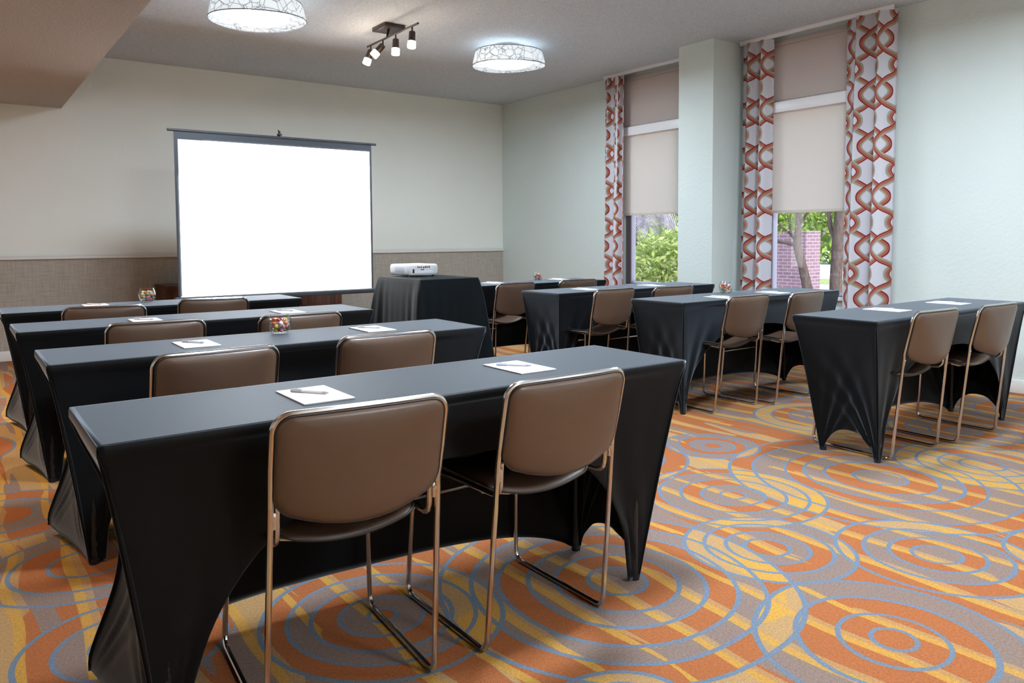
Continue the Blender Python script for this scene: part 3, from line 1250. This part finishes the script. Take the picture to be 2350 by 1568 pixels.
proj_shell().build('casing', M_PROJ, pj, 50)
pt_ = MB()
for k, (px, pw) in enumerate(((-.062, .008), (-.046, .010), (-.028, .008), (-.010, .016), (.012, .012), (.030, .009), (.046, .010))):
    pt_.box((px, -d2 - .002, .058), (px + pw, -d2 + .004, .066 if k % 2 else .069), .001)
pt_.box((-.030, -d2 - .002, .044), (-.018, -d2 + .004, .051), .001)
pt_.box((-.012, -d2 - .002, .044), (.000, -d2 + .004, .051), .001)
pt_.build('ports', M_BLACK, pj)
MB().box((-.108, -d2 - .002, .026), (-.092, -d2 + .004, .052), .002).build('power_socket', M_BLACK, pj)
MB().box((-.090, -d2 - .001, .018), (.085, -d2 + .004, .040), .003).build('rear_panel', M_PROJ, pj)
gr = MB()
for k in range(7):
    a = 2 * PI * k / 7
    gr.tube([(.112 + .012 * cos(a), -d2 + .002, .048 + .012 * sin(a)), (.112 + .012 * cos(a), -d2 - .0015, .048 + .012 * sin(a))], .003, 8)
gr.build('speaker_grille', M_PROJG, pj)
vt = MB()
for k in range(9):
    vt.box((-w2 - .001, -.07 + k * .014, .03), (-w2 + .004, -.063 + k * .014, .062), .001)
vt.build('vent', M_PROJG, pj)
for sx, sy in ((-.11, -.10), (.11, -.10), (0, .10)):
    MB().tube([(sx, sy, 0), (sx, sy, .016)], .009, 10).build('foot', M_BLACK, pj)
MB().tube([(.06, d2 - .01, .046), (.06, d2 + .006, .046)], .028, 20).build('lens', M_BLACK, pj)

# ------------------------------------------------------------------ tripod screen
SY = 7.2
SX0, SX1, SZ0, SZ1 = 1.607, 3.500, .665, 2.105
sc = empty('projection_screen', ((SX0 + SX1) / 2, SY, 0), 0, 'large white portable projection screen with black border, on a tripod', 'projection screen')
hw = (SX1 - SX0) / 2


def sheet(lo, hi, y0, y1):
    return MB().box((lo[0], y0, lo[1]), (hi[0], y1, hi[1]))


MB().box((-hw + .032, -.0022, SZ0), (hw - .022, -.0002, SZ1 - .048)).build('white_fabric', M_SCREEN, sc, 0)
b_ = MB()
b_.box((-hw, -.0015, SZ0 - .01), (-hw + .033, .0005, SZ1 + .02))
b_.box((hw - .023, -.0015, SZ0 - .01), (hw, .0005, SZ1 + .02))
b_.box((-hw, -.0012, SZ1 - .049), (hw, .0006, SZ1 + .022))
b_.box((-hw, .0008, SZ0 - .02), (hw, .0018, SZ1 + .02))
b_.build('border', M_SCRBLK, sc, 0)
MB().tube([(-hw - .052, 0, SZ1 + .030), (hw + .052, 0, SZ1 + .030)], .012, 12).build('top_rod', M_SCRBLK, sc)
cs_ = MB().box((-hw - .03, -.012, SZ0 - .052), (hw + .03, .050, SZ0 - .004), .014, 4)
cs_.build('case', M_SCRBLK, sc)
MB().box((-hw + .02, -.006, SZ0 - .006), (hw - .02, .004, SZ0 + .004), .002).build('slat', M_TRACKW, sc)
MB().box((-.012, .014, .55), (.012, .034, SZ1 + .07), .003).build('pole', M_SCRBLK, sc)
hk = MB().tube(fillet([(0, .024, SZ1 + .05), (0, .024, SZ1 + .085), (0, -.012, SZ1 + .085), (0, -.012, SZ1 + .045)], .015, 5), .006, 8)
hk.box((-.018, -.012, SZ1 + .048), (.018, .03, SZ1 + .066), .004)
hk.tube([(-.004, .01, SZ1 + .082), (-.020, -.02, SZ1 + .094)], .006, 8)
hk.build('hook', M_BRONZE, sc)
MB().tube([(0, .024, .02), (0, .024, .58)], .016, 12).build('stand_tube', M_SCRBLK, sc)
for a in (PI / 2, PI / 2 + 2.094, PI / 2 + 4.189):
    lg = MB().tube([(.02 * cos(a), .024 + .02 * sin(a), .55), (.42 * cos(a), .024 + .42 * sin(a), .012)], .010, 10)
    lg.build('leg', M_SCRBLK, sc)

# the projector's own light, a beam trimmed to the white fabric
bd = bpy.data.lights.new('projector_beam', 'SPOT')
bd.energy = 900
bd.spot_size = math.radians(100)
bd.spot_blend = 0.0
bd.shadow_soft_size = .015
BPX, BPY, BPZ = 3.135, 5.775, .92
bd.use_nodes = True
lt = bd.node_tree
lt.nodes.clear()
lo_ = lt.nodes.new('ShaderNodeOutputLight')
le = lt.nodes.new('ShaderNodeEmission')
tc = lt.nodes.new('ShaderNodeTexCoord')
sx_ = lt.nodes.new('ShaderNodeSeparateXYZ')
lt.links.new(tc.outputs['Normal'], sx_.inputs[0])


def lm(op, a, b):
    nd = lt.nodes.new('ShaderNodeMath')
    nd.operation = op
    for i_, v_ in enumerate((a, b)):
        if hasattr(v_, 'node'):
            lt.links.new(v_, nd.inputs[i_])
        else:
            nd.inputs[i_].default_value = v_
    return nd.outputs[0]


az = lm('ABSOLUTE', sx_.outputs[2], 0)
tx = lm('DIVIDE', sx_.outputs[0], az)
ty = lm('DIVIDE', sx_.outputs[1], az)
DY = SY - BPY
mask = lm('MULTIPLY', lm('MULTIPLY', lm('GREATER_THAN', tx, (SX0 + .034 - BPX) / DY), lm('LESS_THAN', tx, (SX1 - .024 - BPX) / DY)),
          lm('MULTIPLY', lm('GREATER_THAN', ty, (SZ0 + .004 - BPZ) / DY), lm('LESS_THAN', ty, (SZ1 - .05 - BPZ) / DY)))
# even out the falloff over the sheet
fall = lm('POWER', lm('ADD', lm('ADD', lm('MULTIPLY', tx, tx), lm('MULTIPLY', ty, ty)), 1.0), 1.5)
lt.links.new(lm('MULTIPLY', mask, fall), le.inputs['Strength'])
lt.links.new(le.outputs[0], lo_.inputs[0])
bo = bpy.data.objects.new('projector_beam', bd)
bo.location = (BPX, BPY, BPZ)
bo.rotation_euler = (PI / 2, 0, 0)
COL.objects.link(bo)

# ------------------------------------------------------------------ credenza behind the screen
cb = empty('credenza', (2.70, 8.59, 0), 0, 'low dark wood cabinet against the back wall behind the screen', 'cabinet')
cw = .955
bd_ = MB().box((-cw, -.24, .06), (cw, .24, .67), .004)
bd_.box((-cw + .03, -.21, 0), (cw - .03, .21, .06))
bd_.build('body', M_WOOD, cb)
MB().box((-cw - .012, -.255, .67), (cw + .012, .25, .70), .006).build('top', M_WOOD, cb)
for k in range(4):
    x0 = -cw + .02 + k * (2 * cw - .04) / 4
    x1 = x0 + (2 * cw - .04) / 4 - .012
    dr = MB()
    dr.box((x0, -.256, .09), (x0 + .06, -.24, .65), .003)
    dr.box((x1 - .06, -.256, .09), (x1, -.24, .65), .003)
    dr.box((x0 + .06, -.256, .59), (x1 - .06, -.24, .65), .003)
    dr.box((x0 + .06, -.256, .09), (x1 - .06, -.24, .15), .003)
    dr.box((x0 + .06, -.248, .15), (x1 - .06, -.24, .59), .002)
    d_ = dr.build('door', M_WOOD, cb)
    kx = x1 - .03 if k % 2 == 0 else x0 + .03
    MB().tube([(kx, -.256, .42), (kx, -.278, .42)], .011, 12).build('knob', M_BRONZE, d_)

# ------------------------------------------------------------------ ceiling lamps
def make_lamp():
    o = empty('ceiling_lamp', (0, 0, H))
    ax, ay = 1.0, 1.0
    mod = lambda a: 1 + .035 * cos(3 * a + .6) + .02 * cos(2 * a)

    def rim(r, z, tilt):
        return [((r * mod(a)) * cos(a), (r * mod(a)) * 1.12 * sin(a), z + tilt * sin(a + .2)) for a in [2 * PI * k / 64 for k in range(65)]]
    m = MB()
    top, mid, bot = rim(.318, -.075, 0), rim(.334, -.135, .008), rim(.347, -.200, .018)
    for j, rg in enumerate((top, mid, bot)):
        m.v += rg[:-1]
    for j in range(2):
        for k in range(64):
            m.f.append((j * 64 + k, j * 64 + (k + 1) % 64, (j + 1) * 64 + (k + 1) % 64, (j + 1) * 64 + k))
    # return flange round the diffuser, same fabric
    b0 = len(m.v)
    inn = [(x * .63, y * .63, z * 0 - .183) for x, y, z in bot[:-1]]
    m.v += inn
    for k in range(64):
        m.f.append((128 + k, 128 + (k + 1) % 64, b0 + (k + 1) % 64, b0 + k))
    m.build('shade', M_SHADE, o, 50)
    MB().tube(top, .004, 6, False).build('rim', M_RIM, o)
    MB().tube(bot, .004, 6, False).build('rim', M_RIM, o)
    d = MB()
    n = 48
    d.v += [(x * .63, y * .63, -.182) for x, y, z in bot[:-1]]
    d.v.append((0, 0, -.188))
    for k in range(64):
        d.f.append(((k + 1) % 64, k, 64))
    d.build('diffuser', M_LAMP, o, 60)
    MB().lathe([(.001, 0), (.10, 0), (.11, -.02), (.10, -.03), (.03, -.035), (.03, -.165), (.001, -.165)], 32).build('canopy', M_TRIM, o)
    bp = MB()  # unseen plate added to stop the diffuser shining up at the ceiling
    bp.v += [(x * .645, y * .645, -.179) for x, y, z in bot[:-1]] + [(x * .645, y * .645, -.165) for x, y, z in bot[:-1]]
    for k in range(64):
        bp.f.append((k, (k + 1) % 64, 64 + (k + 1) % 64, 64 + k))
    bp.f.append(tuple(range(64, 128)))
    bp.f.append(tuple(reversed(range(64))))
    bp.build('light_stop_plate', M_TRIM, o, 40)
    lb = add_light('lamp_bulb', 'POINT', (0, 0, -.085), 20.0, (0.74, 0.88, 1.0), shadow_soft_size=.04)
    lb.parent = o
    return o


lamp = make_lamp()
for i, (x, y, lab) in enumerate(((1.955, 5.93, 'left of the two round white drum ceiling lamps, cut by the photo top'),
                                 (4.43, 6.09, 'right of the two round white drum ceiling lamps, nearer the windows'),
                                 (1.955, 2.1, 'lit drum ceiling lamp above the nearest left table'),
                                 (4.43, 2.2, 'lit drum ceiling lamp above the nearest right table'),
                                 (1.955, -1.2, 'lit drum ceiling lamp behind the camera, left'),
                                 (4.43, -1.2, 'lit drum ceiling lamp behind the camera, right'))):
    l = lamp if i == 0 else copy_tree(lamp)
    l.location = (x, y, H)
    l.rotation_euler = (0, 0, -.60)
    tag(l, lab, 'ceiling lamp', 'round drum ceiling lamps')

# ------------------------------------------------------------------ track light
tk = empty('track_light', (3.13, 6.01, H), 0, 'dark bronze ceiling bar with four lit spot heads', 'ceiling light')
MB().box((-.05, .02, -.035), (.15, .27, 0), .006).build('canopy', M_BRONZE, tk)
MB().tube([(.03, .10, -.03), (.0, .08, -.115)], .010, 8).build('arm', M_BRONZE, tk)
MB().tube([(0, -.47, -.118), (0, .47, -.118)], .009, 10).build('bar', M_BRONZE, tk)
for (yy, tilt) in ((-.37, .06), (-.08, .03), (.16, .75), (.40, .35)):
    hd = MB().tube([(0, yy, -.118), (0, yy, -.165)], .007, 8)
    piv = Matrix.Translation((0, yy, -.165)) @ Matrix.Rotation(tilt, 4, Vector((.58, .8, 0)))
    hs = MB().lathe([(.0001, .004), (.022, .004), (.027, -.004), (.029, -.075), (.0001, -.075)], 20)
    hs.xf(piv)
    hd.add(hs.v, hs.f)
    h_ = hd.build('spot_head', M_BRONZE, tk)
    gl = MB().lathe([(.027, -.075), (.0335, -.080), (.0345, -.128), (.030, -.133), (.0001, -.133)], 20)
    gl.xf(piv)
    gl.build('glass_shade', M_SPOT, h_)

# ------------------------------------------------------------------ outside
rnd = random.Random(11)
struct(MB().box((XR + .12, -20, -.35), (19.2, 60, -.15)).build('ground_bed', M_CURB, None, 0), 'pale pinkish ground outside')
struct(MB().box((19.2, -20, -.35), (21.5, 60, -.14)).build('ground_lawn', M_GRASS, None, 0), 'strip of lawn outside')
struct(MB().box((21.5, -20, -.35), (90, 90, -.15)).build('ground_paving', M_PAVE, None, 0), 'pale paving outside')


def leaves(m, n, fn, size, asp=0.45):
    for _ in range(n):
        c = Vector(fn())
        d = Vector((rnd.gauss(0, 1), rnd.gauss(0, 1), rnd.gauss(0, .8))).normalized()
        s = d.cross(Vector((rnd.gauss(0, 1), rnd.gauss(0, 1), rnd.gauss(0, 1)))).normalized()
        nn = d.cross(s)
        L = size * rnd.uniform(.7, 1.3)
        w = L * asp
        m.add([c, c + d * L * .45 + s * w * .5 + nn * w * .1, c + d * L, c + d * L * .45 - s * w * .5 + nn * w * .1], [(0, 1, 2, 3)])


# bush outside the far window
bs = empty('leafy_bush', (9.6, 9.4, -.15), 0, 'light green leafy bush outside the far window', 'bush')
m = MB()


def bush_pt():
    y = rnd.uniform(-1.6, 1.4)
    top = 1.14 + (-y) * .30 + .07 * sin(y * 9)
    return (rnd.uniform(-.45, .5), y, top * rnd.random() ** .55)


leaves(m, 5200, bush_pt, .13, .4)
m.build('foliage', M_LEAF_L, bs, 0)
st_ = MB()
for k in range(12):
    x, y = rnd.uniform(-.3, .3), rnd.uniform(-1.3, 1.1)
    st_.tube([(x * .5, y, 0), (x, y + rnd.uniform(-.1, .1), .9)], [.012, .006], 6)
st_.build('stems', M_BARK, bs)
# drooping palm behind it
pl = empty('palm', (13.6, 13.6, -.15), 0, 'grey palm with drooping fronds behind the bush', 'palm')
MB().tube([(0, 0, 0), (.05, 0, 1.4), (0, .05, 2.4)], [.22, .18, .2], 12).build('trunk', M_BARK, pl)
for k in range(22):
    a = 2 * PI * k / 22 + rnd.uniform(-.1, .1)
    ln = rnd.uniform(2.0, 2.9)
    up_ = rnd.uniform(.1, 1.0)
    fr = MB()
    pts = []
    for j in range(11):
        t = j / 10
        r_ = ln * t * (1 - .22 * t)
        pts.append(Vector((r_ * cos(a), r_ * sin(a), 2.35 + up_ * t * 1.2 - 2.0 * t * t)))
    fr.tube(pts, [.022 * (1 - .8 * j / 10) for j in range(11)], 5)
    sd = Vector((-sin(a), cos(a), 0))
    for j in range(1, 40):
        t = j / 40
        i0 = min(9, int(t * 10))
        p = pts[i0].lerp(pts[i0 + 1], t * 10 - i0)
        dr_ = (pts[i0 + 1] - pts[i0]).normalized()
        for s in (-1, 1):
            L = .55 * sin(PI * min(1, t * .85 + .15)) + .1
            tip = p + sd * s * L * .6 + dr_ * L * .5 + Vector((0, 0, -L * .55))
            fr.add([p, p.lerp(tip, .5) + dr_ * .018, tip, p.lerp(tip, .5) - dr_ * .018], [(0, 1, 2, 3)])
    fr.build('frond', M_PALM, pl, 0)
# brick wall end
bw = MB().box((15.0, 9.96, -.15), (15.6, 11.9, 1.26), .01)
bw.box((15.0, 9.62, -.15), (15.55, 9.96, 1.28), .01)
tag(bw.build('brick_wall', M_BRICK, None, 0), 'low pinkish brick wall outside the near window', 'wall')


def tree(name, loc, label, trunk, branches, crown, mat, n, size):
    o = empty(name, loc, 0, label, 'tree', 'trees outside the near window')
    MB().tube(*trunk, 12).build('trunk', M_BARK, o)
    for pth, rad in branches:
        MB().tube(pth, rad, 8).build('branch', M_BARK, o)
    m = MB()
    for c in crown:
        leaves(m, n, lambda: (c[0] + rnd.gauss(0, c[3]), c[1] + rnd.gauss(0, c[3]), c[2] + rnd.gauss(0, c[4])), size)
    m.build('foliage', mat, o, 0)
    return o


tree('tree', (12, 7.66, -.15), 'forked tree with bare side branches outside the near window, in front of the brick wall',
     ([(0, -.05, 0), (0, .0, .42), (0, .10, .78), (0, .215, 1.14), (0, .20, 1.45), (0, .185, 1.8), (0, .05, 2.6), (0, .1, 3.4)],
      [.12, .085, .075, .07, .055, .05, .04, .02]),
     [([(0, .215, 1.16), (-.02, .40, 1.20), (0, .72, 1.24), (0, .95, 1.36)], [.045, .035, .026, .014]),
      ([(0, .21, 1.20), (.02, .36, 1.36), (.0, .52, 1.48), (.0, .75, 1.72)], [.03, .024, .018, .01]),
      ([(0, .33, 1.33), (.0, .36, 1.50), (.0, .42, 1.70)], [.022, .018, .01]),
      ([(0, .20, 1.5), (.0, .0, 1.75), (0, -.2, 2.1)], [.03, .022, .012])],
     [(0.3, .45, 1.98, .22, .16), (.1, .5, 2.3, .3, .3), (.2, .9, 2.2, .3, .3)], M_LEAF_M, 420, .09)
tree('tree', (12, 7.13, -.15), 'straight thick tree trunk at the right edge of the near window',
     ([(0, 0, 0), (0, .0, .6), (0, -.02, 1.2), (0, -.06, 1.8), (0, -.1, 3)], [.11, .10, .095, .085, .06]),
     [([(0, -.02, 1.2), (.0, .12, 1.45), (.0, .17, 1.9)], [.05, .04, .03])],
     [(.3, -.75, 2.5, .28, .3)], M_LEAF_M, 500, .09)
hg = empty('hedge', (33, 21, -.15), 0, 'tall green hedge beyond the paving', 'hedge')
m = MB()
leaves(m, 14000, lambda: (rnd.uniform(-1.2, 1.5), rnd.uniform(-6, 14), 5.2 * rnd.random() ** .8 + .25 * sin(rnd.random() * 6)), .34, .55)
m.build('foliage', M_LEAF_M, hg, 0)
